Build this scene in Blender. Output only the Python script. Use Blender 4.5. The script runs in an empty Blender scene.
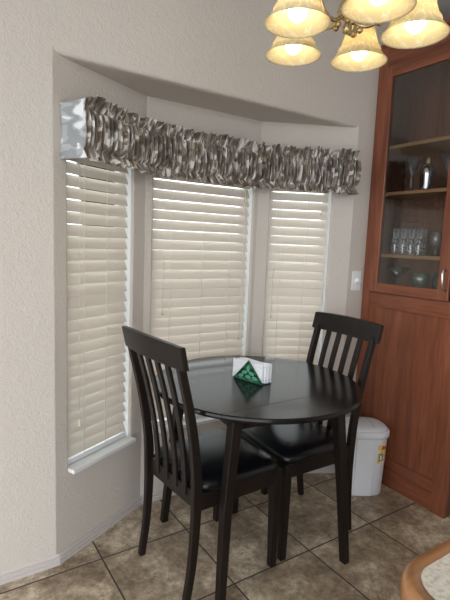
import bpy, bmesh, math, random
from mathutils import Vector, Matrix
random.seed(7)
PI = math.pi
SC = bpy.context.scene
COL = SC.collection

# ------------------------------------------------------------------ helpers
def V(*a): return Vector(a)

class MB:
    """collects shapes into one mesh"""
    def __init__(s): s.v = []; s.f = []; s.sm = []; s.uv = []
    def add(s, vs, fs, smooth=False):
        b = len(s.v); s.v += [tuple(v) for v in vs]
        for f in fs: s.f.append([b + i for i in f]); s.sm.append(smooth)
    def box(s, x0, x1, y0, y1, z0, z1):
        s.loft([[(x0,y0,z0),(x1,y0,z0),(x1,y1,z0),(x0,y1,z0)],[(x0,y0,z1),(x1,y0,z1),(x1,y1,z1),(x0,y1,z1)]])
        return s
    def loft(s, rings, smooth=False, close=False, cap=True):
        n = len(rings[0]); vs = [p for r in rings for p in r]; fs = []
        m = len(rings)
        for k in range(m if close else m - 1):
            for i in range(n):
                a = k*n + i; b = k*n + (i+1) % n; c = ((k+1) % m)*n + (i+1) % n; d = ((k+1) % m)*n + i
                fs.append([a, b, c, d])
        b0 = len(s.f)
        s.add(vs, fs, smooth)
        if cap and not close:
            s.add(rings[0], [list(range(n))[::-1]]); s.add(rings[-1], [list(range(n))])
        return s
    def bars(s, secs):      # (cx, cy, z, hx, hy)
        return s.loft([[(x-a,y-b,z),(x+a,y-b,z),(x+a,y+b,z),(x-a,y+b,z)] for x,y,z,a,b in secs])
    def lathe(s, prof, c=(0,0,0), n=32, smooth=True, cap=False, sx=1, sy=1):
        rings = [[(c[0]+r*sx*math.cos(2*PI*i/n), c[1]+r*sy*math.sin(2*PI*i/n), c[2]+z) for i in range(n)] for r, z in prof]
        return s.loft(rings, smooth, cap=cap)
    def ball(s, c, r, n=16, sz=1):
        return s.lathe([(max(r*math.sin(PI*k/10), 1e-5), -r*sz*math.cos(PI*k/10)) for k in range(11)], c, n)
    def tube(s, pts, r, n=8, cap=True):
        pts = [Vector(p) for p in pts]; rings = []
        rr = r if isinstance(r, (list, tuple)) else [r]*len(pts)
        t0 = (pts[1]-pts[0]).normalized(); up = V(0,0,1) if abs(t0.z) < .9 else V(1,0,0)
        nrm = t0.cross(up).normalized()
        for i, p in enumerate(pts):
            t = (pts[min(i+1, len(pts)-1)] - pts[max(i-1, 0)]).normalized()
            nrm = (nrm - t*nrm.dot(t)).normalized(); bn = t.cross(nrm)
            rings.append([tuple(p + (nrm*math.cos(2*PI*k/n) + bn*math.sin(2*PI*k/n))*rr[i]) for k in range(n)])
        return s.loft(rings, True, cap=cap)
    def prism(s, poly, z0, z1):   # xy polygon
        return s.loft([[(x,y,z0) for x,y in poly],[(x,y,z1) for x,y in poly]])
    def build(s, name, mat, parent=None, local=False, bevel=0, seg=2, fix=True, subsurf=0):
        me = bpy.data.meshes.new(name)
        off = Vector((0,0,0))
        if parent is not None and not local:
            p = parent
            while p is not None: off += p.location; p = p.parent
        me.from_pydata([tuple(Vector(v)-off) for v in s.v], [], s.f)
        for p, q in zip(me.polygons, s.sm): p.use_smooth = q
        bm = bmesh.new(); bm.from_mesh(me)
        if fix:
            bmesh.ops.remove_doubles(bm, verts=bm.verts, dist=1e-5)
            bmesh.ops.recalc_face_normals(bm, faces=bm.faces)
        bm.to_mesh(me); bm.free()
        me.materials.append(mat)
        o = bpy.data.objects.new(name, me); COL.objects.link(o)
        if parent is not None: o.parent = parent
        if bevel:
            m = o.modifiers.new('bevel', 'BEVEL'); m.width = bevel; m.segments = seg; m.limit_method = 'ANGLE'; m.angle_limit = math.radians(40)
        if subsurf:
            m = o.modifiers.new('sub', 'SUBSURF'); m.levels = subsurf; m.render_levels = subsurf
        return o

def tag(o, label=None, cat=None, group=None, kind=None):
    if label: o['label'] = label
    if cat: o['category'] = cat
    if group: o['group'] = group
    if kind: o['kind'] = kind
    return o
def thing(name, label, cat, loc=(0,0,0), rz=0, group=None):
    o = bpy.data.objects.new(name, None); COL.objects.link(o); o.empty_display_size = .05
    o.location = loc; o.rotation_euler = (0,0,rz)
    return tag(o, label, cat, group)
def copy_tree(o, parent=None):
    c = o.copy(); COL.objects.link(c)
    if parent is not None: c.parent = parent
    for ch in [x for x in bpy.data.objects if x.parent == o]: copy_tree(ch, c)
    return c
def struct(o): o['kind'] = 'structure'; return o

# ------------------------------------------------------------------ materials
def newmat(name):
    m = bpy.data.materials.new(name); m.use_nodes = True; nt = m.node_tree
    return m, nt, nt.nodes, nt.links, nt.nodes['Principled BSDF']
def pmat(name, col, rough=.5, metal=0, coat=0, spec=.5, bump=None):
    m, nt, N, L, b = newmat(name)
    b.inputs['Base Color'].default_value = (*col, 1); b.inputs['Roughness'].default_value = rough
    b.inputs['Metallic'].default_value = metal; b.inputs['Coat Weight'].default_value = coat
    b.inputs['Specular IOR Level'].default_value = spec
    if bump:
        sc, st, di = bump
        tc = N.new('ShaderNodeTexCoord'); nz = N.new('ShaderNodeTexNoise'); bp = N.new('ShaderNodeBump')
        nz.inputs['Scale'].default_value = sc; nz.inputs['Detail'].default_value = 3
        bp.inputs['Strength'].default_value = st; bp.inputs['Distance'].default_value = di
        L.new(tc.outputs['Object'], nz.inputs['Vector']); L.new(nz.outputs['Fac'], bp.inputs['Height']); L.new(bp.outputs['Normal'], b.inputs['Normal'])
    return m
def ramp(N, stops):
    r = N.new('ShaderNodeValToRGB'); e = r.color_ramp.elements
    while len(e) < len(stops): e.new(.5)
    for i, (p, c) in enumerate(stops): e[i].position = p; e[i].color = (*c, 1)
    return r
def wood(name, dark, light, axis='Z', rough=.35, scale=1, coat=.2):
    m, nt, N, L, b = newmat(name)
    b.inputs['Specular IOR Level'].default_value = .28 if 'espresso' in name else .4
    tc = N.new('ShaderNodeTexCoord'); mp = N.new('ShaderNodeMapping')
    s = {'X': (1.2, 14, 14), 'Y': (14, 1.2, 14), 'Z': (14, 14, 1.2)}[axis]
    mp.inputs['Scale'].default_value = tuple(v*scale for v in s)
    nz = N.new('ShaderNodeTexNoise'); nz.inputs['Scale'].default_value = 1.0; nz.inputs['Detail'].default_value = 5; nz.inputs['Distortion'].default_value = 1.2
    n2 = N.new('ShaderNodeTexNoise'); n2.inputs['Scale'].default_value = 6.0; n2.inputs['Detail'].default_value = 4
    mx = N.new('ShaderNodeMix'); mx.data_type = 'FLOAT'; mx.inputs['Factor'].default_value = .35
    L.new(tc.outputs['Object'], mp.inputs['Vector']); L.new(mp.outputs[0], nz.inputs['Vector']); L.new(mp.outputs[0], n2.inputs['Vector'])
    L.new(nz.outputs['Fac'], mx.inputs[2]); L.new(n2.outputs['Fac'], mx.inputs[3])
    r = ramp(N, [(.3, dark), (.7, light)])
    L.new(mx.outputs[0], r.inputs['Fac']); L.new(r.outputs['Color'], b.inputs['Base Color'])
    b.inputs['Roughness'].default_value = rough; b.inputs['Coat Weight'].default_value = coat; b.inputs['Coat Roughness'].default_value = .15
    return m

def wall_mat(name, col):
    m, nt, N, L, b = newmat(name)
    tc = N.new('ShaderNodeTexCoord')
    n1 = N.new('ShaderNodeTexNoise'); n1.inputs['Scale'].default_value = 115; n1.inputs['Detail'].default_value = 3
    n2 = N.new('ShaderNodeTexNoise'); n2.inputs['Scale'].default_value = 48; n2.inputs['Detail'].default_value = 4
    ad = N.new('ShaderNodeMath'); ad.operation = 'ADD'
    bp = N.new('ShaderNodeBump'); bp.inputs['Strength'].default_value = .52; bp.inputs['Distance'].default_value = .005
    for n in (n1, n2): L.new(tc.outputs['Object'], n.inputs['Vector'])
    L.new(n1.outputs['Fac'], ad.inputs[0]); L.new(n2.outputs['Fac'], ad.inputs[1]); L.new(ad.outputs[0], bp.inputs['Height'])
    L.new(bp.outputs['Normal'], b.inputs['Normal'])
    b.inputs['Base Color'].default_value = (*col, 1); b.inputs['Roughness'].default_value = .85; b.inputs['Specular IOR Level'].default_value = .2
    return m
M_WALL = wall_mat('wall paint', (.565, .52, .464))
M_CEIL = wall_mat('ceiling paint', (.7, .68, .64))
M_TRIM = pmat('white trim', (.74, .74, .73), .4)
M_BASE = pmat('baseboard paint', (.52, .48, .455), .45)
M_VINYL = pmat('white vinyl', (.8, .8, .79), .4)

# blind slats: slightly translucent white
def slat_mat():
    m, nt, N, L, b = newmat('blind slat white')
    b.inputs['Base Color'].default_value = (.71, .65, .57, 1); b.inputs['Roughness'].default_value = .45
    tr = N.new('ShaderNodeBsdfTranslucent'); tr.inputs['Color'].default_value = (.95, .84, .68, 1)
    mx = N.new('ShaderNodeMixShader'); mx.inputs[0].default_value = .09
    L.new(b.outputs[0], mx.inputs[1]); L.new(tr.outputs[0], mx.inputs[2]); L.new(mx.outputs[0], N['Material Output'].inputs[0])
    return m
M_SLAT = slat_mat()
M_CORD = pmat('white cord', (.82, .8, .74), .7)
M_TASSEL = pmat('cream tassel', (.75, .68, .52), .5)

def glass_mat(name, tint, amt=1.0, ior=1.45, rough=.02):
    m, nt, N, L, b = newmat(name); N.remove(b)
    t = N.new('ShaderNodeBsdfTransparent'); t.inputs[0].default_value = (*tint, 1)
    g = N.new('ShaderNodeBsdfGlossy'); g.inputs['Roughness'].default_value = rough
    fr = N.new('ShaderNodeFresnel'); fr.inputs[0].default_value = ior
    ml = N.new('ShaderNodeMath'); ml.operation = 'MULTIPLY'; ml.inputs[1].default_value = amt; ml.use_clamp = True
    mx = N.new('ShaderNodeMixShader')
    L.new(fr.outputs[0], ml.inputs[0]); L.new(ml.outputs[0], mx.inputs[0]); L.new(t.outputs[0], mx.inputs[1]); L.new(g.outputs[0], mx.inputs[2])
    L.new(mx.outputs[0], N['Material Output'].inputs[0])
    return m
M_PANE = glass_mat('window glass', (.93, .97, .97))
M_DOORGLASS = glass_mat('cabinet door glass', (.90, .90, .90), 1.2)
def ware(name, tint, body, amt):
    m = glass_mat(name, tint, 2.0, 1.5, .08); nt = m.node_tree; N = nt.nodes
    d = N.new('ShaderNodeBsdfDiffuse'); d.inputs[0].default_value = (*body, 1); mx = N.new('ShaderNodeMixShader'); mx.inputs[0].default_value = amt
    src = N['Material Output'].inputs[0].links[0].from_socket
    nt.links.new(src, mx.inputs[1]); nt.links.new(d.outputs[0], mx.inputs[2]); nt.links.new(mx.outputs[0], N['Material Output'].inputs[0]); return m
M_CLEAR = ware('clear glassware', (.9, .92, .94), (.7, .73, .78), .10)
M_GREENGLASS = ware('green rimmed glassware', (.84, .93, .88), (.40, .60, .50), .06)

# floor tiles
def floor_mat():
    m, nt, N, L, b = newmat('stone look floor tile')
    T = .406; X0 = .5944; Y0 = 1.7795
    tc = N.new('ShaderNodeTexCoord'); sp = N.new('ShaderNodeSeparateXYZ'); L.new(tc.outputs['Object'], sp.inputs[0])
    def mth(op, a, b_=None):
        n = N.new('ShaderNodeMath'); n.operation = op
        for i, v in enumerate((a, b_)):
            if v is None: continue
            if isinstance(v, (int, float)): n.inputs[i].default_value = v
            else: L.new(v, n.inputs[i])
        return n.outputs[0]
    u = mth('DIVIDE', mth('SUBTRACT', sp.outputs[0], X0), T); v = mth('DIVIDE', mth('SUBTRACT', sp.outputs[1], Y0), T)
    iu, iv = mth('FLOOR', u), mth('FLOOR', v); fu, fv = mth('SUBTRACT', u, iu), mth('SUBTRACT', v, iv)
    eu = mth('SUBTRACT', .5, mth('ABSOLUTE', mth('SUBTRACT', fu, .5))); ev = mth('SUBTRACT', .5, mth('ABSOLUTE', mth('SUBTRACT', fv, .5)))
    e = mth('MINIMUM', eu, ev)
    grout = mth('LESS_THAN', e, .0085)
    cid = N.new('ShaderNodeCombineXYZ'); L.new(iu, cid.inputs[0]); L.new(iv, cid.inputs[1])
    wn = N.new('ShaderNodeTexWhiteNoise'); wn.noise_dimensions = '3D'; L.new(cid.outputs[0], wn.inputs['Vector'])
    off = N.new('ShaderNodeVectorMath'); off.operation = 'MULTIPLY_ADD'; off.inputs[1].default_value = (9, 9, 9)
    L.new(wn.outputs['Color'], off.inputs[0]); L.new(tc.outputs['Object'], off.inputs[2])
    n1 = N.new('ShaderNodeTexNoise'); n1.inputs['Scale'].default_value = 5.5; n1.inputs['Detail'].default_value = 9; n1.inputs['Roughness'].default_value = .68; n1.inputs['Distortion'].default_value = .4
    n2 = N.new('ShaderNodeTexNoise'); n2.inputs['Scale'].default_value = 34; n2.inputs['Detail'].default_value = 6; n2.inputs['Roughness'].default_value = .7
    n3 = N.new('ShaderNodeTexNoise'); n3.inputs['Scale'].default_value = 3.2; n3.inputs['Detail'].default_value = 4; n3.inputs['Distortion'].default_value = 2.5
    for n in (n1, n2, n3): L.new(off.outputs[0], n.inputs['Vector'])
    r1 = ramp(N, [(.30, (.14, .10, .065)), (.42, (.255, .195, .135)), (.52, (.37, .295, .21)), (.62, (.56, .47, .355))])
    L.new(n1.outputs['Fac'], r1.inputs['Fac'])
    r2 = ramp(N, [(.34, (.60, .58, .56)), (.64, (1.25, 1.25, 1.23))]); L.new(n2.outputs['Fac'], r2.inputs['Fac'])
    mu = N.new('ShaderNodeMix'); mu.data_type = 'RGBA'; mu.blend_type = 'MULTIPLY'; mu.inputs['Factor'].default_value = 1
    L.new(r1.outputs[0], mu.inputs[6]); L.new(r2.outputs[0], mu.inputs[7])
    # dark veins
    vn = mth('ABSOLUTE', mth('SUBTRACT', n3.outputs['Fac'], .5)); vein = mth('MULTIPLY', mth('LESS_THAN', vn, .006), .35)
    mv = N.new('ShaderNodeMix'); mv.data_type = 'RGBA'; L.new(vein, mv.inputs['Factor']); L.new(mu.outputs[2], mv.inputs[6]); mv.inputs[7].default_value = (.07, .05, .035, 1)
    mg = N.new('ShaderNodeMix'); mg.data_type = 'RGBA'; L.new(grout, mg.inputs['Factor']); L.new(mv.outputs[2], mg.inputs[6]); mg.inputs[7].default_value = (.05, .043, .038, 1)
    L.new(mg.outputs[2], b.inputs['Base Color'])
    rr = mth('ADD', mth('MULTIPLY', grout, .35), mth('ADD', .34, mth('MULTIPLY', n2.outputs['Fac'], .2))); L.new(rr, b.inputs['Roughness'])
    h = mth('SUBTRACT', mth('MULTIPLY', n1.outputs['Fac'], .7), grout)
    bp = N.new('ShaderNodeBump'); bp.inputs['Strength'].default_value = .35; bp.inputs['Distance'].default_value = .004; L.new(h, bp.inputs['Height']); L.new(bp.outputs[0], b.inputs['Normal'])
    return m
M_FLOOR = floor_mat()

M_CH_Z = wood('cherry wood upright grain', (.115, .033, .016), (.30, .100, .048), 'Z')
M_CH_Y = wood('cherry wood level grain', (.115, .033, .016), (.30, .100, .048), 'Y')
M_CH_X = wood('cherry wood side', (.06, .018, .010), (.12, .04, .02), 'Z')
M_CABIN = wood('cabinet interior wood', (.12, .05, .028), (.24, .11, .066), 'Z', rough=.6, coat=0)
M_SHELF = wood('maple shelf', (.38, .21, .09), (.48, .29, .13), 'Y', rough=.5, coat=0)
M_ESP = wood('espresso wood', (.006, .0040, .0033), (.014, .0095, .0075), 'Z', rough=.36, coat=0)
M_ESPX = wood('espresso table top', (.006, .0050, .0048), (.011, .009, .0085), 'X', rough=.17, coat=0)
M_WORN = pmat('worn golden brown edge', (.10, .055, .022), .35)
M_LEATHER = pmat('black leatherette', (.005, .0055, .007), .28, bump=(220, .12, .001), spec=.35)
M_PLASTIC = pmat('white plastic', (.74, .77, .81), .38)
M_SWITCH = pmat('white switch plastic', (.78, .79, .8), .35)
M_NICKEL = pmat('brushed nickel', (.7, .68, .64), .25, 1)
M_STEEL = pmat('polished steel', (.75, .77, .8), .18, 1)
M_GOLD = pmat('pale gold cap', (.85, .68, .4), .3, 1)
M_BRASS = pmat('antique brass', (.55, .43, .24), .25, 1)
M_OAK = wood('honey oak edge', (.20, .085, .030), (.38, .18, .07), 'X', rough=.3, coat=.4)

def laminate():
    m, nt, N, L, b = newmat('speckled cream laminate')
    tc = N.new('ShaderNodeTexCoord'); nz = N.new('ShaderNodeTexNoise'); nz.inputs['Scale'].default_value = 130; nz.inputs['Detail'].default_value = 5
    L.new(tc.outputs['Object'], nz.inputs['Vector'])
    r = ramp(N, [(.36, (.47, .42, .35)), (.5, (.60, .56, .49)), (.7, (.68, .65, .58))]); L.new(nz.outputs['Fac'], r.inputs['Fac'])
    L.new(r.outputs[0], b.inputs['Base Color']); b.inputs['Roughness'].default_value = .4
    return m
M_LAM = laminate()

def fabric():
    m, nt, N, L, b = newmat('printed valance fabric')
    uv = N.new('ShaderNodeUVMap'); uv.uv_map = 'cloth'
    n1 = N.new('ShaderNodeTexNoise'); n1.inputs['Scale'].default_value = 13; n1.inputs['Detail'].default_value = 1; n1.inputs['Distortion'].default_value = .8
    vo = N.new('ShaderNodeTexVoronoi'); vo.inputs['Scale'].default_value = 14
    n2 = N.new('ShaderNodeTexNoise'); n2.inputs['Scale'].default_value = 7; n2.inputs['Detail'].default_value = 3
    for n in (n1, vo, n2): L.new(uv.outputs[0], n.inputs['Vector'])
    r = ramp(N, [(0, (.075, .060, .045)), (.40, (.14, .115, .088)), (.50, (.26, .235, .20)), (.60, (.66, .63, .59))]); r.color_ramp.interpolation = 'CONSTANT'
    L.new(n1.outputs['Fac'], r.inputs['Fac'])
    r2 = ramp(N, [(0, (.28, .245, .20)), (.42, (.15, .112, .076)), (.6, (.38, .31, .235))]); r2.color_ramp.interpolation = 'CONSTANT'
    L.new(n2.outputs['Fac'], r2.inputs['Fac'])
    st = N.new('ShaderNodeMath'); st.operation = 'LESS_THAN'; st.inputs[1].default_value = .33; L.new(vo.outputs['Distance'], st.inputs[0])
    mx = N.new('ShaderNodeMix'); mx.data_type = 'RGBA'; L.new(st.outputs[0], mx.inputs['Factor']); L.new(r.outputs[0], mx.inputs[6]); L.new(r2.outputs[0], mx.inputs[7])
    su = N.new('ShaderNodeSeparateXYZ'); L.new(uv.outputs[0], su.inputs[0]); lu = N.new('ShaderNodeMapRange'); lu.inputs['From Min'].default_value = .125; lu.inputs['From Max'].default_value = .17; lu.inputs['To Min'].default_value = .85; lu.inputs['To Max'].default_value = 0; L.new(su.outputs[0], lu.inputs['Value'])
    m2 = N.new('ShaderNodeMix'); m2.data_type = 'RGBA'; L.new(lu.outputs[0], m2.inputs['Factor']); L.new(mx.outputs[2], m2.inputs[6]); r3 = ramp(N, [(0, (.27, .29, .30)), (.46, (.38, .40, .41)), (.54, (.68, .70, .72))]); r3.color_ramp.interpolation = 'CONSTANT'; L.new(n1.outputs['Fac'], r3.inputs['Fac']); L.new(r3.outputs[0], m2.inputs[7])  # left return's print painted lighter and cooler, side daylight put into the colour
    L.new(m2.outputs[2], b.inputs['Base Color']); b.inputs['Roughness'].default_value = .6; b.inputs['Sheen Weight'].default_value = .2
    return m
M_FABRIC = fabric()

def shade_mat():
    m, nt, N, L, b = newmat('cream alabaster glass')
    tc = N.new('ShaderNodeTexCoord'); nz = N.new('ShaderNodeTexNoise'); nz.inputs['Scale'].default_value = 9; nz.inputs['Detail'].default_value = 3; nz.inputs['Distortion'].default_value = 3
    L.new(tc.outputs['Object'], nz.inputs['Vector'])
    r = ramp(N, [(.42, (.78, .69, .46)), (.485, (.80, .72, .50)), (.505, (.93, .90, .76)), (.53, (.79, .71, .48))]); L.new(nz.outputs['Fac'], r.inputs['Fac'])
    L.new(r.outputs[0], b.inputs['Base Color']); b.inputs['Roughness'].default_value = .25
    tr = N.new('ShaderNodeBsdfTranslucent'); L.new(r.outputs[0], tr.inputs['Color'])
    mx = N.new('ShaderNodeMixShader'); mx.inputs[0].default_value = .5
    L.new(b.outputs[0], mx.inputs[1]); L.new(tr.outputs[0], mx.inputs[2]); L.new(mx.outputs[0], N['Material Output'].inputs[0])
    return m
M_SHADE = shade_mat()
def emis(name, col, st):
    m, nt, N, L, b = newmat(name)
    b.inputs['Base Color'].default_value = (*col, 1); b.inputs['Emission Color'].default_value = (*col, 1); b.inputs['Emission Strength'].default_value = st
    return m
M_BULB = emis('lit frosted bulb', (1, .84, .58), 3.6)

# ------------------------------------------------------------------ room
Yw, H, XL, XR = 1.8355, 2.0146, .4301, 2.0364
A = V(.4301, 1.8395, 0); B = V(.8928, 2.0813, 0); Cc = V(1.56, 2.0813, 0); D = V(2.0364, 1.8395, 0)
CEIL = 2.64; X_LEFT, X_RIGHT, Y_BACK = -2.4, 2.62, -2.4

o = struct(MB().box(X_LEFT-.1, X_RIGHT+.1, Y_BACK, 2.3, -.05, 0).build('floor', M_FLOOR)); 
struct(MB().box(X_LEFT-.1, X_RIGHT+.1, Y_BACK, Yw+.12, CEIL, CEIL+.05).build('ceiling', M_CEIL))

# main wall with the bay opening
bm = bmesh.new()
out = [(X_LEFT,0),(XL,0),(XL,H),(XR,H),(XR,0),(X_RIGHT+.1,0),(X_RIGHT+.1,CEIL),(X_LEFT,CEIL)]
fr = [bm.verts.new((x, Yw, z)) for x, z in out]; bk = [bm.verts.new((x, Yw+.12, z)) for x, z in out]
bm.faces.new(fr); bm.faces.new(bk[::-1])
for i in range(8):
    j = (i+1) % 8; bm.faces.new((fr[i], bk[i], bk[j], fr[j]))
bmesh.ops.recalc_face_normals(bm, faces=bm.faces)
ed = [e for e in bm.edges if {e.verts[0], e.verts[1]} in ({fr[1], fr[2]}, {fr[2], fr[3]}, {fr[3], fr[4]})]
r = bmesh.ops.bevel(bm, geom=ed, offset=.014, segments=5, profile=.5, affect='EDGES')
me = bpy.data.meshes.new('wall_back'); bm.to_mesh(me); bm.free(); me.materials.append(M_WALL)
o = bpy.data.objects.new('wall_back', me); COL.objects.link(o); struct(o)
struct(MB().box(X_RIGHT, X_RIGHT+.1, Y_BACK, Yw, 0, CEIL).build('wall_right', M_WALL))
struct(MB().box(.9, X_RIGHT+.1, Y_BACK-.1, Y_BACK, 0, CEIL).build('wall_front_light_blocker', M_WALL))  # unseen wall, added behind the camera to keep light off the right side

# bay walls, each with its window opening; local frame: x along the wall, y outward
FACETS = [('left', A, B, (.055, .437)), ('center', B, Cc, (.043, .637)), ('right', Cc, D, (.070, .420))]
Z0, Z1, TH = .386, 1.80, .10
def frame_of(a, b):
    t = (b-a).normalized(); return math.atan2(t.y, t.x), (b-a).length
for wi, (nm, a, b, (t0, t1)) in enumerate(FACETS, 1):
    rz, Ln = frame_of(a, b)
    bm = bmesh.new(); ts = [-.012 if wi == 1 else 0, t0, t1, Ln+(.012 if wi == 3 else 0)]; zs = [0, Z0, Z1, H+.02]
    g = [[bm.verts.new((t, 0, z)) for z in zs] for t in ts]; k = [[bm.verts.new((t, TH, z)) for z in zs] for t in ts]
    for i in range(3):
        for j in range(3):
            if (i, j) == (1, 1): continue
            bm.faces.new((g[i][j], g[i+1][j], g[i+1][j+1], g[i][j+1])); bm.faces.new((k[i][j], k[i][j+1], k[i+1][j+1], k[i+1][j]))
    hole = [(1,1),(2,1),(2,2),(1,2)]; he = []
    for q in range(4):
        (i, j), (i2, j2) = hole[q], hole[(q+1) % 4]
        bm.faces.new((g[i][j], k[i][j], k[i2][j2], g[i2][j2]))
    bmesh.ops.recalc_face_normals(bm, faces=bm.faces)
    hv = {g[i][j] for i, j in hole}
    he = [e for e in bm.edges if e.verts[0] in hv and e.verts[1] in hv]
    bmesh.ops.bevel(bm, geom=he, offset=.010, segments=4, profile=.5, affect='EDGES')
    me = bpy.data.meshes.new('w'); bm.to_mesh(me); bm.free(); me.materials.append(M_WALL)
    o = bpy.data.objects.new('wall_bay_'+nm, me); COL.objects.link(o); o.location = a; o.rotation_euler = (0,0,rz); struct(o)
    # window: vinyl frame and glass behind the blind
    w = MB(); f = .028
    w.box(t0, t1, .062, .098, Z0, Z0+f); w.box(t0, t1, .062, .098, Z1-f, Z1); w.box(t0, t0+f, .062, .098, Z0, Z1); w.box(t1-f, t1, .062, .098, Z0, Z1)
    w.box(t0, t1, .066, .094, 1.10, 1.135)
    wo = w.build('window_%d' % wi, M_VINYL, bevel=.002); wo.location = a; wo.rotation_euler = (0,0,rz); struct(wo)
    jl = MB().box(t0, t0+.003, .012, .064, Z0, Z1); jl.build('jamb_liner', M_VINYL, wo, local=True)
    jl = MB().box(t1-.003, t1, .012, .064, Z0, Z1); jl.build('jamb_liner', M_VINYL, wo, local=True)
    po = MB().box(t0+.01, t1-.01, .080, .083, Z0+.01, Z1-.01).build('pane', M_PANE, wo, local=True)
    s = MB().box(t0-.002, t1+.002, .0, .062, Z0-.002, Z0+.012); s.box(t0-.004, t1+.005, -.036, .002, Z0-.006, Z0+.012)
    so = s.build('window_sill', M_TRIM, wo, local=True, bevel=.003)

# soffit of the bay
struct(MB().prism([(XL-.01, Yw+.02),(XR+.01, Yw+.02),(D.x+.08, D.y+.02),(Cc.x+.06, Cc.y+.12),(B.x-.06, B.y+.12),(A.x-.08, A.y+.02)], H-.001, H+.10).build('ceiling_bay', M_WALL))

# baseboard swept along wall, bay and wall
def sweep_base(pts, name):
    prof = [(0,0),(.009,0),(.009,.013),(.004,.016),(.008,.019),(.008,.029),(.003,.032),(.006,.035),(.006,.042),(.002,.048),(0,.048)]
    P = [Vector((x,y)) for x, y in pts]; rings = []
    for i, p in enumerate(P):
        d1 = (P[i]-P[i-1]).normalized() if i else (P[1]-P[0]).normalized()
        d2 = (P[i+1]-P[i]).normalized() if i < len(P)-1 else d1
        n1 = Vector((d1.y, -d1.x)); n2 = Vector((d2.y, -d2.x)); n = (n1+n2).normalized(); k = 1/max(.5, n.dot(n1))
        rings.append([(p.x+n.x*o_*k, p.y+n.y*o_*k, z) for o_, z in prof])
    return struct(MB().loft(rings).build(name, M_BASE))
sweep_base([(X_LEFT, Yw),(XL, Yw),(B.x, B.y),(Cc.x, Cc.y),(XR, Yw),(2.178, Yw)], 'baseboard_back')

# ------------------------------------------------------------------ blinds
LAB = ['white venetian blind in the narrow left bay window above the visible sill',
       'wide white venetian blind in the middle bay window behind the table',
       'white venetian blind in the narrow right bay window beside the light switch wall']
CORDS = [([.155, .285], [(.122, .575)], []), ([.15, .333, .50], [(.108, 1.005), (.585, .84)], [(.588, 1.60)]), ([.145, .285], [(.108, .962)], [(.368, 1.553)])]
for wi, (nm, a, b, (t0, t1)) in enumerate(FACETS):
    rz, Ln = frame_of(a, b)
    root = thing('venetian_blind', LAB[wi], 'window blind', a, rz, 'venetian blinds in the bay')
    x0, x1 = t0+.005, t1-.013; Yc = .031; pitch = .0475; n = 30
    m = MB(); ztop = Z1-.05; zlow = Z0+.045
    n = int((ztop-zlow)/pitch); pitch = (ztop-zlow)/n
    tilt = math.radians(65.5)
    for i in range(n):
        zc = zlow + .022 + i*pitch; top = []; bot = []
        for q in range(5):
            u = (q/4-.5)*.052; c = .0010*(1-(2*q/4-1)**2)
            # lower edge toward the room (-y), upper edge outward
            for arr, th in ((top, .0012), (bot, -.0012)):
                w_ = c+th
                arr.append((Yc + u*math.cos(tilt) - w_*math.sin(tilt), zc + u*math.sin(tilt) + w_*math.cos(tilt)))
        sec = top + bot[::-1]
        jj = random.uniform(-.0006, .0006)
        m.loft([[(x0, y, z+jj) for y, z in sec], [(x1, y, z+jj) for y, z in sec]])
    m.build('slats', M_SLAT, root, local=True)
    MB().box(x0, x1, Yc-.026, Yc+.026, Z1-.045, Z1-.003).build('head_rail', M_TRIM, root, local=True, bevel=.002)
    MB().box(x0, x1, Yc-.014, Yc+.014, Z0+.014, Z0+.036).build('bottom_rail', M_TRIM, root, local=True, bevel=.004)
    lad, pulls, tilts = CORDS[wi]
    for t in lad:
        c = MB().tube([(t, Yc-.0155, Z0+.03), (t, Yc-.0155, Z1-.03)], .0012, 6)
        c.build('ladder_cord', M_CORD, root, local=True)
    for t, z in pulls + tilts:
        c = MB().tube([(t, Yc-.020, z), (t, Yc-.020, Z1-.03)], .0011, 6)
        co = c.build('pull_cord', M_CORD, root, local=True)
        MB().lathe([(.001, .012), (.004, .010), (.0065, -.014), (.0065, -.022), (.001, -.022)], (t, Yc-.022, z), 10).build('tassel', M_TASSEL, co, local=True)

# ------------------------------------------------------------------ valance
def offset_path(o_):
    t1 = (B-A).normalized(); n1 = V(t1.y, -t1.x, 0); t3 = (D-Cc).normalized(); n3 = V(t3.y, -t3.x, 0)
    k = o_*math.tan(math.radians(27.6)/2)
    s0 = A + t1*.020; e0 = D - t3*.024
    return [s0 + n1*.002, s0 + n1*o_, B + V(0,-o_,0) + V(k,0,0)*1, Cc + V(0,-o_,0) - V(k,0,0), e0 + n3*o_, e0 + n3*.02]
def resample(pts, step):
    P = [pts[0]]; Ls = []
    out = []
    seglen = [(pts[i+1]-pts[i]).length for i in range(len(pts)-1)]; tot = sum(seglen); n = int(tot/step)
    for k in range(n+1):
        s = tot*k/n; i = 0
        while i < len(seglen)-1 and s > seglen[i]: s -= seglen[i]; i += 1
        out.append(pts[i].lerp(pts[i+1], s/seglen[i]))
    return out, tot
OFF = .118
STEP = .0015
path, tot = resample(offset_path(OFF), STEP)
ret = int(.116/STEP)
# round the path corners a little (not the first, crisp return)
for it in range(50):
    q = path[:]
    for i in range(1, len(path)-1): q[i] = (path[i-1]+path[i]*2+path[i+1])/4
    path = q
root = thing('window_valance', 'gathered brown grey and white print valance across the top of the bay windows', 'valance', (0,0,0))
NP = len(path); rows = 30; ZT, ZB = 1.868, 1.643
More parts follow.
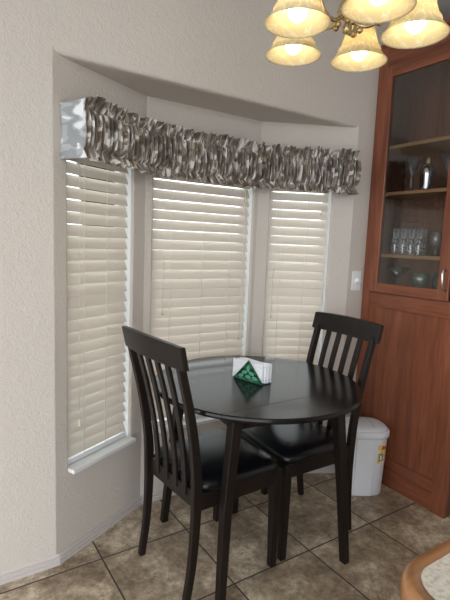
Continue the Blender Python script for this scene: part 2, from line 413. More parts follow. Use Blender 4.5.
# irregular pleat phases
ph = [0]; rnd = random.Random(3); per = .019
amp = []; cur = 1
k = 0
while len(ph) < NP:
    if (ph[-1] % 1) < .05: per = rnd.uniform(.011, .019)
    ph.append(ph[-1] + STEP/per)
def hsh(i, s=0): return random.Random(int(i)*31+s).random()
def smoothn(x, s):
    i = math.floor(x); f = x-i; f = f*f*(3-2*f); return hsh(i, s)*(1-f)+hsh(i+1, s)*f
verts = []; uvs = []; ucoord = 0; prev = None
for i, p in enumerate(path):
    a_ = path[max(i-1, 0)]; b_ = path[min(i+1, NP-1)]; t = (b_-a_).normalized(); n = V(t.y, -t.x, 0)
    g = min(1, max(0, (i-ret*1.02)/14)); P_ = ph[i]
    ucoord += STEP*(1 + 4.5*g)
    pid = math.floor(P_)
    for j in range(rows+1):
        v = j/rows
        # zones: bottom frill 0-.17, pouf, top frill .84-1
        w1 = 2*abs(math.sin(PI*P_ + .07*math.sin(5*v+pid*1.7)))**.55 - 1.25
        w2 = math.sin(2*PI*P_*.5 + 1.0*v + 4*smoothn(P_*.3, 9))
        big = .6 + .8*hsh(pid, 21)
        if v < .18:   fr_ = (.18-v)/.18; am = .003 + .012*fr_; base = -.015 + .030*fr_*(.3+smoothn(P_*.5, 1))
        elif v > .80: fr_ = (v-.80)/.20; am = .003 + .013*fr_; base = -.015 + .034*fr_*(smoothn(P_*.45, 2)+.1)
        else:         q = (v-.18)/.62; am = .004 + .0115*max(0, math.sin(PI*q))**.22*big; base = -.015+.018*max(0, math.sin(PI*q))**.22
        d = g*(am*w1 + am*.45*w2 + base) + (1-g)*(.003*math.sin(v*9+i*.05))
        lat = g*(.0018*math.sin(6*v + 2.1*pid) * (1 if .17 < v < .83 else 3.5))
        hgt = ZB + (ZT-ZB)*v
        top = g*(.020*(smoothn(P_*.55, 11)-.55)+.010*(smoothn(P_*1.7, 12)-.5)) ; bo = g*(.016*(smoothn(P_*.6, 13)-.5)+.008*(smoothn(P_*1.9, 14)-.5))
        if v > .8: hgt += top*(v-.8)/.2
        if v < .2: hgt += bo*(.2-v)/.2
        if g < 1: hgt -= (1-g)*.018*v
        verts.append(tuple(p + n*d + t*lat + V(0,0,hgt))); uvs.append((ucoord, v*.30))
faces = []
for i in range(NP-1):
    for j in range(rows):
        q = i*(rows+1)+j; faces.append([q, q+rows+1, q+rows+2, q+1])
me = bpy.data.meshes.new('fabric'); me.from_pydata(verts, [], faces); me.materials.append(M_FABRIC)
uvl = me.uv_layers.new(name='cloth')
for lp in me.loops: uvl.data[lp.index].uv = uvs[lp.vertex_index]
for p in me.polygons: p.use_smooth = True
fo = bpy.data.objects.new('gathered_fabric', me); COL.objects.link(fo); fo.parent = root
sm = fo.modifiers.new('thick', 'SOLIDIFY'); sm.thickness = .0008
for nm_, z in (('curtain_rod', ZT-.05), ('curtain_rod', ZB+.05)):
    rp, _ = resample(offset_path(OFF-.026)[1:-1], .03)
    MB().tube([p+V(0,0,z) for p in rp], .005, 8).build(nm_, M_TRIM, root)

# ------------------------------------------------------------------ cabinet
Xc, Ye = 2.1803, 1.2056; XB = 2.60; TOPZ = 2.455
root = thing('china_cabinet', 'tall cherry wood china cabinet with a glass upper door against the right wall', 'cabinet', (Xc, 1.5, 0))
c = MB()
c.box(Xc+.02, XB, Yw-.022, Yw-.002, 0, TOPZ); c.box(Xc+.02, XB, Ye+.002, Ye+.022, 0, TOPZ)
c.box(Xc+.02, XB, Ye, Yw-.002, TOPZ-.02, TOPZ); c.box(Xc+.02, XB, Ye+.02, Yw-.02, 1.095, 1.128)
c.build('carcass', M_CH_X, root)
MB().box(XB-.16, XB-.15, Ye+.02, Yw-.02, 1.12, TOPZ-.02).build('back_panel', M_CABIN, root)
il = MB(); il.box(Xc+.021, XB-.15, Yw-.032, Yw-.022, 1.128, TOPZ-.02); il.box(Xc+.021, XB-.15, Ye+.022, Ye+.032, 1.128, TOPZ-.02); il.build('interior_lining', M_CABIN, root)
MB().box(Xc-.004, Xc+.02, Yw-.055, Yw-.002, 0, TOPZ).build('face_frame_stile', M_CH_Z, root, bevel=.002)
MB().box(Xc-.004, Xc+.02, Ye, 1.286, 0, TOPZ).build('face_frame_stile', M_CH_Z, root, bevel=.002)
for z0, z1 in ((1.020, 1.105), (2.345, TOPZ), (.105, .170)):
    MB().box(Xc-.002, Xc+.02, 1.286, Yw-.055, z0, z1).build('face_frame_rail', M_CH_Y, root, bevel=.002)
MB().box(Xc+.006, Xc+.018, 1.286, Yw-.055, .168, 1.022).build('lower_panel', M_CH_Z, root)
MB().box(Xc+.008, Xc+.02, 1.286, Yw-.055, 0, .107).build('kick_board', M_CH_Y, root)
MB().prism([(Xc-.012, Ye-.006), (Xc+.02, Ye-.006), (Xc+.02, Yw-.002), (Xc-.012, Yw-.002)], TOPZ-.001, TOPZ+.018).build('top_moulding', M_CH_Y, root, bevel=.004)
# upper door
dY0, dY1, dZ0, dZ1 = 1.290, 1.779, 1.109, 2.337; gY0, gY1, gZ0, gZ1 = 1.350, 1.721, 1.162, 2.278
Xd = Xc-.024
dr = MB(); dr.box(Xd, Xc-.005, gY1, dY1, dZ0, dZ1); dr.box(Xd, Xc-.005, dY0, gY0, dZ0, dZ1)
door = dr.build('door', M_CH_Z, root, bevel=.003)
for z0, z1 in ((dZ0, gZ0), (gZ1, dZ1)): MB().box(Xd+.0005, Xc-.005, gY0, gY1, z0, z1).build('door_rail', M_CH_Y, door, bevel=.003)
MB().box(Xc-.016, Xc-.012, gY0-.006, gY1+.006, gZ0-.006, gZ1+.006).build('glass_pane', M_DOORGLASS, door)
tag(MB().tube([(Xd, 1.313, 1.262), (Xd-.020, 1.312, 1.268), (Xd-.030, 1.310, 1.245), (Xd-.028, 1.308, 1.20), (Xd-.020, 1.308, 1.172), (Xd, 1.307, 1.164)], [.007,.005,.006,.006,.005,.008], 10).build('handle', M_NICKEL, door), 'curved nickel pull handle')
for z in (1.215, 2.20):
    h = MB().box(Xc-.010, Xc-.003, 1.780, 1.788, z-.025, z+.025); h.tube([(Xc-.012, 1.782, z-.028), (Xc-.012, 1.782, z+.028)], .004, 8)
    h.build('hinge', M_NICKEL, door)
SH = [1.326, 1.672, 1.926]
for z in SH:
    s = MB().box(Xc+.028, XB-.162, Ye+.034, Yw-.034, z-.018, z); s.build('shelf', M_SHELF, root, bevel=.001)

# glassware
def martini(name, x, y, z, mat, label, rr=.048, hh=.155, group='stemmed glasses in the china cabinet'):
    t = thing(name, label, 'glass', (x, y, z), 0, group)
    MB().lathe([(.0001, hh*.47), (rr*.98, hh*.995), (rr, hh), (rr*1.0, hh*1.0), (.006, hh*.455)], (x,y,z), 28).build('bowl', mat, t)
    MB().lathe([(.006, hh*.46), (.005, hh*.35), (.0065, hh*.2), (.0045, hh*.08), (.008, .008), (.030, .003), (.032, 0.0), (.0001, 0)], (x,y,z), 24).build('stem', mat, t)
martini('martini_glass', 2.30, 1.655, SH[1], M_CLEAR, 'clear martini glass left of the cocktail shaker on the middle cabinet shelf', hh=.185, rr=.055)
martini('martini_glass', 2.30, 1.432, SH[1], M_CLEAR, 'clear martini glass right of the cocktail shaker on the middle cabinet shelf', hh=.185, rr=.055)
martini('margarita_glass', 2.30, 1.690, 1.128, M_GREENGLASS, 'green rimmed margarita glass on the cabinet floor, nearest the window wall', rr=.066, hh=.125)
t = thing('cocktail_shaker', 'silver cocktail shaker with a pale gold cap on the middle cabinet shelf', 'cocktail shaker', (2.285, 1.545, SH[1]))
MB().lathe([(.0001,0),(.030,0),(.033,.01),(.040,.085),(.040,.110),(.030,.135),(.020,.145),(.0001,.146)], (2.285,1.545,SH[1]), 32).build('body', M_STEEL, t)
MB().lathe([(.015,.144),(.015,.176),(.012,.180),(.0001,.181)], (2.285,1.545,SH[1]), 24).build('cap', M_GOLD, t)
def cut_glass():
    m, nt, N, L, b = newmat('cut crystal'); N.remove(b)
    tc = N.new('ShaderNodeTexCoord'); vo = N.new('ShaderNodeTexVoronoi'); vo.inputs['Scale'].default_value = 110
    L.new(tc.outputs['Object'], vo.inputs['Vector'])
    lt = N.new('ShaderNodeMath'); lt.operation = 'GREATER_THAN'; lt.inputs[1].default_value = .52; L.new(vo.outputs['Distance'], lt.inputs[0])
    fr = N.new('ShaderNodeLayerWeight'); fr.inputs[0].default_value = .25
    ad = N.new('ShaderNodeMath'); ad.operation = 'MULTIPLY_ADD'; ad.inputs[1].default_value = .55; ad.use_clamp = True; L.new(lt.outputs[0], ad.inputs[0]); L.new(fr.outputs['Facing'], ad.inputs[2])
    t = N.new('ShaderNodeBsdfTransparent'); t.inputs[0].default_value = (.88,.9,.93,1)
    g = N.new('ShaderNodeBsdfGlossy'); g.inputs['Roughness'].default_value = .25; mx = N.new('ShaderNodeMixShader')
    L.new(ad.outputs[0], mx.inputs[0]); L.new(t.outputs[0], mx.inputs[1]); L.new(g.outputs[0], mx.inputs[2]); d_ = N.new('ShaderNodeBsdfDiffuse'); d_.inputs[0].default_value = (.75,.77,.82,1); m2 = N.new('ShaderNodeMixShader'); ml = N.new('ShaderNodeMath'); ml.operation = 'MULTIPLY_ADD'; ml.inputs[1].default_value = .5; ml.inputs[2].default_value = .05; L.new(lt.outputs[0], ml.inputs[0]); L.new(ml.outputs[0], m2.inputs[0]); L.new(mx.outputs[0], m2.inputs[1]); L.new(d_.outputs[0], m2.inputs[2]); L.new(m2.outputs[0], N['Material Output'].inputs[0])
    return m
M_CUT = cut_glass()
src = None
GL = [(2.27, 1.700), (2.27, 1.648), (2.27, 1.598), (2.27, 1.548), (2.33, 1.672), (2.33, 1.620), (2.33, 1.572)]
for (x, y) in GL:
    if src is None:
        src = tag(MB().lathe([(.0001,0),(.019,0),(.021,.006),(.0245,.146),(.0225,.146),(.019,.012),(.0001,.010)], (0,0,0), 24).build('tumbler', M_CUT), 'tall cut glass tumbler in the cluster on the lowest cabinet shelf', 'glass', 'cut glass tumblers in the china cabinet'); o = src
    else: o = src.copy(); COL.objects.link(o)
    o.location = (x, y, SH[0])
wg = thing('wine_glass', 'clear stemmed wine glass at the handle end of the lowest cabinet shelf', 'glass', (2.29, 1.462, SH[0]))
MB().lathe([(.0001,.035),(.024,.052),(.034,.075),(.033,.10),(.028,.125),(.0272,.125),(.032,.10),(.033,.076),(.023,.055),(.0001,.04)], (2.29,1.462,SH[0]), 28).build('bowl', M_CLEAR, wg)
MB().lathe([(.004,.036),(.004,.010),(.008,.004),(.028,.002),(.029,0),(.0001,0)], (2.29,1.462,SH[0]), 24).build('stem', M_CLEAR, wg)
tag(MB().lathe([(.0001,0),(.030,0),(.036,.01),(.050,.05),(.052,.08),(.043,.105),(.042,.105),(.050,.08),(.048,.05),(.034,.012),(.0001,.01)], (2.29,1.535,1.128), 28).build('glass_bowl', M_GREENGLASS), 'round green tinted glass bowl on the cabinet floor', 'bowl')
tag(MB().lathe([(.0001,0),(.026,0),(.030,.008),(.044,.06),(.046,.115),(.044,.115),(.042,.06),(.028,.012),(.0001,.01)], (2.29,1.415,1.128), 28).build('glass_cup', M_GREENGLASS), 'green tinted glass cup on the cabinet floor beside the door handle', 'glass')

# ------------------------------------------------------------------ switch
t = thing('dimmer_switch', 'white dimmer switch with a round knob on the wall beside the cabinet', 'light switch', (2.115, Yw, 1.165))
MB().box(2.078, 2.152, Yw-.007, Yw-.0005, 1.107, 1.222).build('plate', M_SWITCH, t, bevel=.003)
kn = MB(); kp = [(.0185,0),(.0185,.004),(.0150,.006),(.0140,.020),(.011,.022),(.0001,.022)]
kn.loft([[(2.118+r*math.cos(2*PI*i/24), Yw-.007-y, 1.165+r*math.sin(2*PI*i/24)) for i in range(24)] for r, y in kp], True, cap=False)
kn.build('knob', M_SWITCH, t)

# ------------------------------------------------------------------ table
TC = (1.218, 1.572); TR = .452; TZ = .757
root = thing('dining_table', 'round espresso drop leaf dining table in front of the bay window', 'table', (TC[0], TC[1], 0))
def disc_part(y0, y1):
    pts = []
    a0 = math.asin(max(-1, min(1, y0/TR))); a1 = math.asin(max(-1, min(1, y1/TR))); n = 40
    R_ = [(TR*math.cos(a0+(a1-a0)*i/n), TR*math.sin(a0+(a1-a0)*i/n)) for i in range(n+1)]
    Lf = [(-x, y) for x, y in R_[::-1]]
    pts = R_ + Lf
    o_ = []
    for p in pts:
        if not o_ or (abs(p[0]-o_[-1][0])+abs(p[1]-o_[-1][1])) > 1e-4: o_.append(p)
    if abs(o_[0][0]-o_[-1][0])+abs(o_[0][1]-o_[-1][1]) < 1e-4: o_.pop()
    return [(TC[0]+x, TC[1]+y) for x, y in o_]
SE = .272
def slab(poly, name, mat):
    m = MB(); cx = TC[0]; cy = TC[1]
    # profile: straight top, rounded outer rim (only on the arc)
    def ring(k, z):
        o_ = []
        for x, y in poly:
            r = math.hypot(x-cx, y-cy); f = k if r > TR-.002 else 0
            o_.append((x-(x-cx)/r*f, y-(y-cy)/r*f, z))
        return o_
    m.loft([ring(.012, TZ-.024), ring(.003, TZ-.020), ring(0, TZ-.012), ring(.002, TZ-.004), ring(.006, TZ)])
    return m.build(name, mat, root)
slab(disc_part(-SE+.0009, SE-.0009), 'tabletop', M_ESPX)
slab(disc_part(-TR, -SE-.0009), 'leaf', M_ESPX)
slab(disc_part(SE+.0009, TR), 'leaf', M_ESPX)
# worn line on the rim
LF = {'NL': (.882, 1.296), 'NR': (1.487, 1.240), 'FL': (.938, 1.893), 'FR': (1.525, 1.850)}
INW = {'NL': (1, 1), 'NR': (-1, 1), 'FL': (1, -1), 'FR': (-1, -1)}; TP = {}
for k, (x, y) in LF.items():
    sx, sy = INW[k]; tx, ty = x+(.067 if k == 'NL' else .052)*sx, y+(.048 if k == 'NL' else .052)*sy; TP[k] = (tx, ty)
    MB().bars([(x, y, 0, .0155, .0155), (x+.026*sx, y+.026*sy, .38, .0185, .0185), (tx, ty, .70, .0215, .0215), (tx, ty, TZ-.022, .0215, .0215)]).build('leg', M_ESP, root, bevel=.003)
ap = MB()
for k1, k2 in (('NL','NR'), ('NR','FR'), ('FR','FL'), ('FL','NL')):
    a_ = Vector(TP[k1]); b_ = Vector(TP[k2]); d = (b_-a_).normalized(); n_ = Vector((d.y, -d.x))*.009; a2 = a_+d*.02; b2 = b_-d*.02
    ap.prism([tuple(a2-n_), tuple(b2-n_), tuple(b2+n_), tuple(a2+n_)], .668, TZ-.0235)
ap.build('apron', M_ESP, root)

# ------------------------------------------------------------------ chairs
ZK = [0, .12, .25, .40, .55, .75, 1.0]; PR = [-.220, -.203, -.193, -.190, -.198, -.232, -.289]
def prof(z):
    # smooth interpolation (Catmull-Rom)
    i = max(0, min(len(ZK)-2, next((k for k in range(len(ZK)-1) if z <= ZK[k+1]), len(ZK)-2)))
    p0, p1, p2, p3 = PR[max(i-1,0)], PR[i], PR[i+1], PR[min(i+2, len(ZK)-1)]; u = (z-ZK[i])/(ZK[i+1]-ZK[i])
    return p1 + .5*u*(p2-p0 + u*(2*p0-5*p1+4*p2-p3 + u*(3*(p1-p2)+p3-p0)))
def make_chair():
    r = thing('dining_chair', '', 'chair', (0,0,0))
    hw = lambda z: .176 + .011*z
    for s in (1, -1):
        secs = []
        for i in range(19):
            z = .945*i/18; h = .013 + .005*min(1, z/.4) - .004*max(0, (z-.5)/.5)
            secs.append((prof(z), s*hw(z), z, h, .0125))
        MB().bars(secs).build('rear_leg', M_ESP, r, local=True, bevel=.003)
        MB().bars([(.200, s*.196, 0, .0145, .0145), (.198, s*.193, .30, .018, .018), (.198, s*.192, .437, .0185, .0185)]).build('leg', M_ESP, r, local=True, bevel=.003)
    # curved top rail
    m = MB(); rings = []
    for i in range(17):
        u = i/8-1; y = u*.223; bow = -.016*(1-u*u); xb = prof(.925)+bow; xt = -.294+bow; zt = 1.012-.006*u*u; zb = .922
        rings.append([(xb-.011, y, zb), (xb+.012, y, zb), (xt+.012, y, zt), (xt-.011, y, zt)])
    m.loft(rings).build('top_rail', M_ESP, r, local=True, bevel=.004)
    for y in (-.102, -.034, .034, .102):
        u = y/.223; secs = []
        for i in range(15):
            z = .405 + (.95-.405)*i/14; bow = -.012*(1-u*u)*max(0, (z-.45)/.55)
            yy = y*(1+.10*(z-.4)); secs.append((prof(z)+bow, yy, z, .006, .0145))
        MB().bars(secs).build('slat', M_ESP, r, local=True, bevel=.002)
    f = MB(); x0, x1 = -.186, .198
    f.box(x0-.004, x0+.016, -.165, .165, .372, .438); f.box(x1-.004, x1+.014, -.176, .176, .372, .438)
    for s in (1, -1):
        f.prism([(x0+.01, s*.172), (x1-.01, s*.186), (x1-.01, s*.204), (x0+.01, s*.190)], .372, .438)
    f.build('seat_frame', M_ESP, r, local=True, bevel=.002)
    # upholstered cushion
    m = MB(); rings = []; N_ = 48
    for sc, z in ((.90, .434), (.99, .438), (1.0, .452), (.975, .466), (.90, .477), (.75, .485), (.5, .490), (.2, .492), (.001, .492)):
        rg = []
        for i in range(N_):
            a_ = 2*PI*i/N_; c_, s_ = math.cos(a_), math.sin(a_); e = 2/7.0
            X = .202*abs(c_)**e*(1 if c_ > 0 else -1); Y = .213*abs(s_)**e*(1 if s_ > 0 else -1); Y *= (1+.07*X/.2)*.97
            rg.append((.020+X*sc, Y*sc, z))
        rings.append(rg)
    m.loft(rings, True).build('seat', M_LEATHER, r, local=True)
    return r
ch = make_chair(); ch.location = (.983, 1.563, 0); ch.rotation_euler = (0,0,.077)
ch['label'] = 'dark espresso slat back chair left of the table, its back toward the camera'
ch['group'] = 'espresso dining chairs'
c2 = copy_tree(ch); c2.location = (1.469, 1.580, 0); c2.rotation_euler = (0,0,3.098)
c2['label'] = 'dark espresso slat back chair right of the table, beside the white trash can'

# ------------------------------------------------------------------ napkin holder and napkins
HB = V(1.192, 1.580, TZ); du = V(.27, -.963, 0).normalized(); dn = V(.963, .27, 0)
def green():
    m, nt, N, L, b = newmat('green enamel')
    tc = N.new('ShaderNodeTexCoord'); vo = N.new('ShaderNodeTexVoronoi'); vo.inputs['Scale'].default_value = 38; L.new(tc.outputs['Object'], vo.inputs['Vector'])
    r = ramp(N, [(.0, (.10, .34, .20)), (.45, (.03, .17, .09)), (.75, (.004, .03, .02))]); L.new(vo.outputs['Distance'], r.inputs['Fac'])
    L.new(r.outputs[0], b.inputs['Base Color']); b.inputs['Roughness'].default_value = .25
    return m
M_GREEN = green(); M_DKGREEN = pmat('dark green metal', (.01, .055, .035), .3); M_LEAF = pmat('pale green leaf', (.10, .34, .21), .3)
t = thing('napkin_holder', 'green triangular metal napkin holder on the dining table', 'napkin holder', HB)
def tri(off, th, half=.080, hh=.090, z0=.004):
    p = [HB+du*half, HB-du*half, HB+V(0,0,hh)]
    return [[tuple(q+dn*o_+V(0,0,z0)) for q in p] for o_ in (off, off+th)]
for off in (-.024, .034):
    pl = MB().loft(tri(off, .003)).build('side_plate', M_GREEN, t, bevel=.0008)
    o0 = off-.0015; q = [HB+du*.080, HB-du*.080, HB+V(0,0,.090)]
    e = MB()
    for i in range(3): e.tube([q[i]+dn*(off+.0015)+V(0,0,.004), q[(i+1)%3]+dn*(off+.0015)+V(0,0,.004)], .0022, 8)
    e.build('rim', M_DKGREEN, pl)
    lf = MB()
    for cu, cz, an in ((-.038, .016, .3), (.0, .052, 1.57), (.038, .016, -.3), (0, .016, 0), (-.019, .033, .2), (.019, .033, -.2)):
        rg = []
        for k, rr in ((0, 1), (1, .6)):
            rg.append([tuple(HB+du*(cu+math.cos(a_)*.015*rr*math.cos(an)-math.sin(a_)*.008*rr*math.sin(an)) + dn*(off-.001-.0015*k) + V(0,0,.006+cz+math.cos(a_)*.015*rr*math.sin(an)+math.sin(a_)*.008*rr*math.cos(an))) for a_ in [2*PI*i/16 for i in range(16)]])
        lf.loft(rg)
    lf.build('leaf_relief', M_LEAF, pl)
m = MB(); c4 = [HB+du*.078-dn*.024, HB-du*.078-dn*.024, HB-du*.078+dn*.037, HB+du*.078+dn*.037]
m.loft([[tuple(p+V(0,0,.0005)) for p in c4], [tuple(p+V(0,0,.004)) for p in c4]]).build('base', M_DKGREEN, t)
def napkin_mat():
    m, nt, N, L, b = newmat('white paper with faint blue print')
    tc = N.new('ShaderNodeTexCoord'); nz = N.new('ShaderNodeTexNoise'); nz.inputs['Scale'].default_value = 40; nz.inputs['Detail'].default_value = 3; nz.inputs['Distortion'].default_value = 2
    L.new(tc.outputs['Object'], nz.inputs['Vector']); r = ramp(N, [(.60, (.83, .84, .85)), (.66, (.42, .55, .72))]); L.new(nz.outputs['Fac'], r.inputs['Fac'])
    L.new(r.outputs[0], b.inputs['Base Color']); b.inputs['Roughness'].default_value = .8
    return m
M_NAP = napkin_mat()
ang = math.atan2(du.y, du.x)
src = None; NN = 8
for i in range(NN):
    if src is None:
        m = MB()
        rings = []
        for k in range(9):
            u = -.082 + .164*k/8; w = .0022 + .0004*math.sin(k*1.3)
            rings.append([(u, -w, 0), (u, w, 0), (u*.995, w*.8, .081+.0015*math.sin(k*.9)), (u*.995, -w*.8, .081+.0015*math.sin(k*.9))])
        src = m.loft(rings).build('paper_napkin', M_NAP, bevel=.0008); o = src
        tag(src, 'folded white paper napkin standing in the green holder on the table', 'napkin', 'paper napkins in the green holder')
    else: o = src.copy(); COL.objects.link(o)
    p = HB + dn*(-.0165 + .0066*i) + du*(random.uniform(-.004, .004) - .008 + .002*i) + V(0,0,.0055)
    o.location = p; o.rotation_euler = (random.uniform(-.015, .015), random.uniform(-.05, .03), ang)

# ------------------------------------------------------------------ trash can
TCX, TCY = 2.036, 1.640; ra = math.radians(-33)
root = thing('trash_can', 'small white plastic trash can between the table and the cherry cabinet', 'trash can', (TCX, TCY, 0), ra)
def sup(a, b, z, n=40, e=2/3.0, fx=0):
    rg = []
    for i in range(n):
        q = 2*PI*i/n; c_, s_ = math.cos(q), math.sin(q)
        rg.append((a*abs(c_)**e*(1 if c_ > 0 else -1)+fx, b*abs(s_)**e*(1 if s_ > 0 else -1), z))
    return rg
m = MB(); m.loft([sup(.112, .094, 0), sup(.117, .098, .012), sup(.128, .108, .335), sup(.128, .108, .340)], True).build('body', M_PLASTIC, root, local=True)
# raised front panel on the camera side (-y)
m = MB()
m.loft([[(-.058,-.1035,.004),(.040,-.1035,.004),(.040,-.080,.004),(-.058,-.080,.004)],[(-.062,-.1165,.334),(.046,-.1165,.334),(.046,-.095,.334),(-.062,-.095,.334)]]).build('front_panel', M_PLASTIC, root, local=True, bevel=.004)
MB().loft([sup(.134, .114, .334), sup(.137, .117, .342), sup(.137, .117, .364), sup(.130, .110, .372)], True).build('lid_rim', M_PLASTIC, root, local=True)
lid = MB().loft([sup(.126, .104, .364), sup(.124, .102, .375), sup(.110, .090, .384), sup(.07, .056, .389), sup(.001, .001, .390)], True).build('lid', M_PLASTIC, root, local=True)
MB().box(.040, .0430, -.070, .070, .367, .3895).build('lid_seam', pmat('grey seam', (.35,.36,.38), .6), lid, local=True)
# sticker with yellow, red and blue print on the right of the front
def sticker_mat():
    m, nt, N, L, b = newmat('yellow sticker print')
    tc = N.new('ShaderNodeTexCoord'); nz = N.new('ShaderNodeTexNoise'); nz.inputs['Scale'].default_value = 45; nz.inputs['Detail'].default_value = 1
    L.new(tc.outputs['Object'], nz.inputs['Vector']); r = ramp(N, [(0, (.75,.60,.10)), (.46, (.85,.78,.45)), (.56, (.8,.8,.76)), (.66, (.70,.35,.08))]); r.color_ramp.interpolation = 'CONSTANT'
    L.new(nz.outputs['Fac'], r.inputs['Fac']); L.new(r.outputs[0], b.inputs['Base Color']); b.inputs['Roughness'].default_value = .4
    return m
def body_pt(x, z, off):     # point on the camera-side surface of the body
    k = z/.325; a = .117+(.011)*k; b = .098+.010*k
    c_ = abs(x)/a; q = c_**1.5; y = b*math.sqrt(max(0, 1-q*q))**(2/3.0)
    return (x, -(y+off), z)
def patch(x0, x1, z0, z1, off):
    m = MB(); n = 10
    top = [body_pt(x0+(x1-x0)*i/n, z1, off) for i in range(n+1)]; bot = [body_pt(x0+(x1-x0)*i/n, z0, off) for i in range(n+1)]
    vs = bot+top; m.add(vs, [[i, i+1, n+2+i, n+1+i] for i in range(n)]); return m
st = patch(.060, .121, .185, .300, .0015).build('sticker', sticker_mat(), root, local=True)
patch(.082, .111, .272, .290, .0022).build('red_banner', pmat('red print', (.62,.05,.03), .4), st, local=True)
patch(.068, .092, .206, .248, .0022).build('bin_picture', pmat('blue grey print', (.10,.15,.22), .4), st, local=True)
patch(.074, .086, .212, .240, .0027).build('bin_picture_face', pmat('light print', (.75,.78,.80), .4), st, local=True)

# ------------------------------------------------------------------ counter at the lower right
CZ = .90
root = thing('kitchen_counter', 'cream laminate counter corner with honey oak edge at the lower right', 'counter', (1.0, 0, 0))
def rr_poly(x0, y1, x1, y0, r, n=14):
    pts = [(x1, y0), (x1, y1)]
    for i in range(n+1):
        a_ = PI/2 + PI/2*i/n; pts.append((x0+r+r*math.cos(a_), y1-r+r*math.sin(a_)))
    pts.append((x0, y0)); return pts
OP = rr_poly(.524, .374, 1.35, -.75, .075); IP = rr_poly(.549, .349, 1.35, -.75, .052)
MB().prism(IP, CZ-.034, CZ).build('worktop', M_LAM, root)
m = MB(); rings = []
def mixp(f): return [((1-f)*a_[0]+f*b_[0], (1-f)*a_[1]+f*b_[1]) for a_, b_ in zip(OP, IP)]
ring_list = [(1.0, CZ-.036), (.25, CZ-.036), (0, CZ-.028), (0, CZ-.008), (.12, CZ-.002), (.35, CZ+.0005), (1.0, CZ+.0005), (1.0, CZ-.036)]
path_pts = [[] for _ in OP]
prf = [[(mixp(f)[i][0], mixp(f)[i][1], z) for f, z in ring_list[:-1]] for i in range(1, len(OP))]
m.loft(prf, True).build('wood_edge', M_OAK, root)
MB().box(.62, 1.33, -.70, .28, .09, CZ-.036).build('cabinet_base', M_CH_Z, root)
MB().box(.68, 1.28, -.66, .22, 0, .09).build('kick_board', M_CH_Z, root)

# ------------------------------------------------------------------ chandelier
CX, CY = .998, .962; ZR = 1.925
root = thing('chandelier', 'antique brass five light chandelier with cream glass bell shades above the table', 'chandelier', (CX, CY, ZR))
m = MB().lathe([(.0001,-.005),(.012,.003),(.014,.013),(.008,.024),(.006,.032),(.020,.040),(.030,.055),(.024,.075),(.012,.09),(.010,.12),(.020,.14),(.026,.16),(.016,.19),(.009,.21),(.009,.30),(.0001,.30)], (CX,CY,ZR+.015), 24)
m.build('body', M_BRASS, root)
MB().tube([(CX,CY,ZR+.30),(CX,CY,CEIL-.02)], .006, 10).build('stem', M_BRASS, root)
MB().lathe([(.0001,-.03),(.02,-.028),(.055,-.012),(.06,0),(.0001,0)], (CX,CY,CEIL-.0005), 28).build('canopy', M_BRASS, root)
SP = [(.834,.980),(.978,1.160),(1.149,1.050),(.927,.798),(1.098,.818)]
DZ = [.0, .010, 0, 0, -.012]
def shade_mesh():
    prof_ = [(.022,.116),(.032,.112),(.040,.101),(.045,.084),(.050,.064),(.056,.046),(.0625,.037),(.0645,.034),(.0635,.030),(.068,.021),(.0765,.010),(.084,.002),(.0855,0),(.084,-.001)]
    inner = [(.081,.003),(.074,.011),(.0655,.022),(.060,.033),(.053,.047),(.047,.064),(.042,.084),(.037,.098),(.030,.107),(.022,.111)]
    return MB().lathe(prof_+inner, (0,0,0), 40)
first = {}
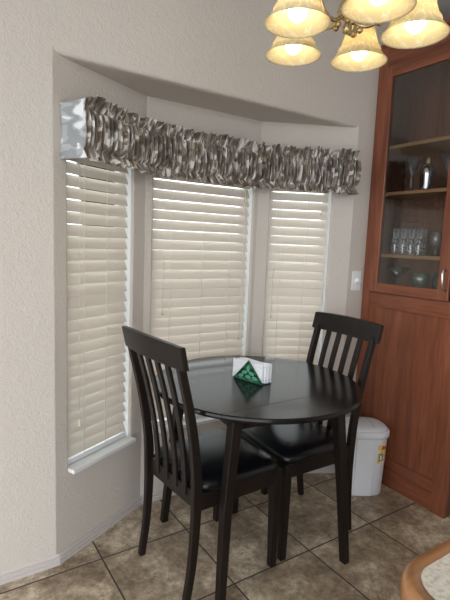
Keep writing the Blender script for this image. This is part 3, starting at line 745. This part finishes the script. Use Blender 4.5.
for i, (sx, sy) in enumerate(SP):
    z0 = ZR + DZ[i]; d = Vector((sx-CX, sy-CY)); R_ = d.length; d.normalize()
    pr = [(.018,.055),(.05,.038),(.085,.050),(.115,.095),(.145,.150),(.172,.175),(.195,.165),(.192,.140),(.18,.128)]
    k = R_/.18
    pts = [(CX+d.x*a_*k, CY+d.y*a_*k, z0+b_) for a_, b_ in pr]
    sm_ = []
    for q in range(len(pts)-1):
        p0, p1, p2, p3 = [Vector(pts[max(0, min(len(pts)-1, q+w))]) for w in (-1, 0, 1, 2)]
        for s in range(5):
            u = s/5; sm_.append(p1 + .5*u*(p2-p0 + u*(2*p0-5*p1+4*p2-p3 + u*(3*(p1-p2)+p3-p0))))
    sm_.append(Vector(pts[-1]))
    arm = MB().tube(sm_, .0055, 8); arm.ball((CX+d.x*.085*k, CY+d.y*.085*k, z0+.044), .010, 12); arm.ball((CX+d.x*.035*k, CY+d.y*.035*k, z0+.030), .009, 12)
    ao = arm.build('arm', M_BRASS, root)
    MB().lathe([(.010,.135),(.018,.130),(.022,.118),(.030,.112),(.031,.104),(.016,.100),(.016,.075),(.0001,.075)], (sx,sy,z0), 24).build('socket_cup', M_BRASS, ao)
    if 's' not in first:
        s_ = shade_mesh().build('lamp_shade', M_SHADE, ao, local=True); s_.location = Vector((sx,sy,z0)) - root.location; first['s'] = s_
        b_ = MB().lathe([(.0001,-.025),(.010,-.023),(.018,-.017),(.0238,-.008),(.025,.002),(.023,.012),(.016,.026),(.012,.036),(.012,.050),(.0001,.050)], (0,0,0), 24).build('bulb', M_BULB, ao, local=True); b_.location = Vector((sx,sy,z0+.030)) - root.location; first['b'] = b_
    else:
        s_ = first['s'].copy(); COL.objects.link(s_); s_.parent = ao; s_.location = Vector((sx,sy,z0)) - root.location
        b_ = first['b'].copy(); COL.objects.link(b_); b_.parent = ao; b_.location = Vector((sx,sy,z0+.030)) - root.location

# ------------------------------------------------------------------ light
w = bpy.data.worlds.new('World'); SC.world = w; w.use_nodes = True
bg = w.node_tree.nodes['Background']; WN = w.node_tree.nodes; WL = w.node_tree.links
wt = WN.new('ShaderNodeTexCoord'); ws = WN.new('ShaderNodeSeparateXYZ'); WL.new(wt.outputs['Generated'], ws.inputs[0])
wr = WN.new('ShaderNodeMapRange'); wr.inputs['From Min'].default_value = -.2; wr.inputs['From Max'].default_value = .4; wr.inputs['To Min'].default_value = 1.0; wr.inputs['To Max'].default_value = 1.5
WL.new(ws.outputs[1], wr.inputs['Value']); wz = WN.new('ShaderNodeMapRange'); wz.inputs['From Min'].default_value = -.12; wz.inputs['From Max'].default_value = .08; wz.inputs['To Min'].default_value = .6
WL.new(ws.outputs[2], wz.inputs['Value']); wm = WN.new('ShaderNodeMath'); wm.operation = 'MULTIPLY'
WL.new(wr.outputs[0], wm.inputs[0]); WL.new(wz.outputs[0], wm.inputs[1]); WL.new(wm.outputs[0], bg.inputs[1])
bg.inputs[0].default_value = (.90, .94, 1.0, 1)

# ------------------------------------------------------------------ camera
yaw, pitch, roll = .5813252, .1239759, .0390379
F = V(math.sin(yaw)*math.cos(pitch), math.cos(yaw)*math.cos(pitch), -math.sin(pitch)); rt = V(math.cos(yaw), -math.sin(yaw), 0); up = rt.cross(F)
r2 = rt*math.cos(roll)+up*math.sin(roll); u2 = -rt*math.sin(roll)+up*math.cos(roll)
cam = bpy.data.cameras.new('camera'); co = bpy.data.objects.new('camera', cam); COL.objects.link(co)
cam.sensor_fit = 'HORIZONTAL'; cam.sensor_width = 36; cam.lens = 461.63/450*36; cam.clip_start = .02
co.matrix_world = Matrix(((r2.x, u2.x, -F.x, 0), (r2.y, u2.y, -F.y, 0), (r2.z, u2.z, -F.z, 1.3564), (0,0,0,1)))
SC.camera = co
SC.view_settings.view_transform = 'Standard'; SC.view_settings.look = 'None'; SC.view_settings.gamma = 1
SC.view_settings.exposure = 2.02
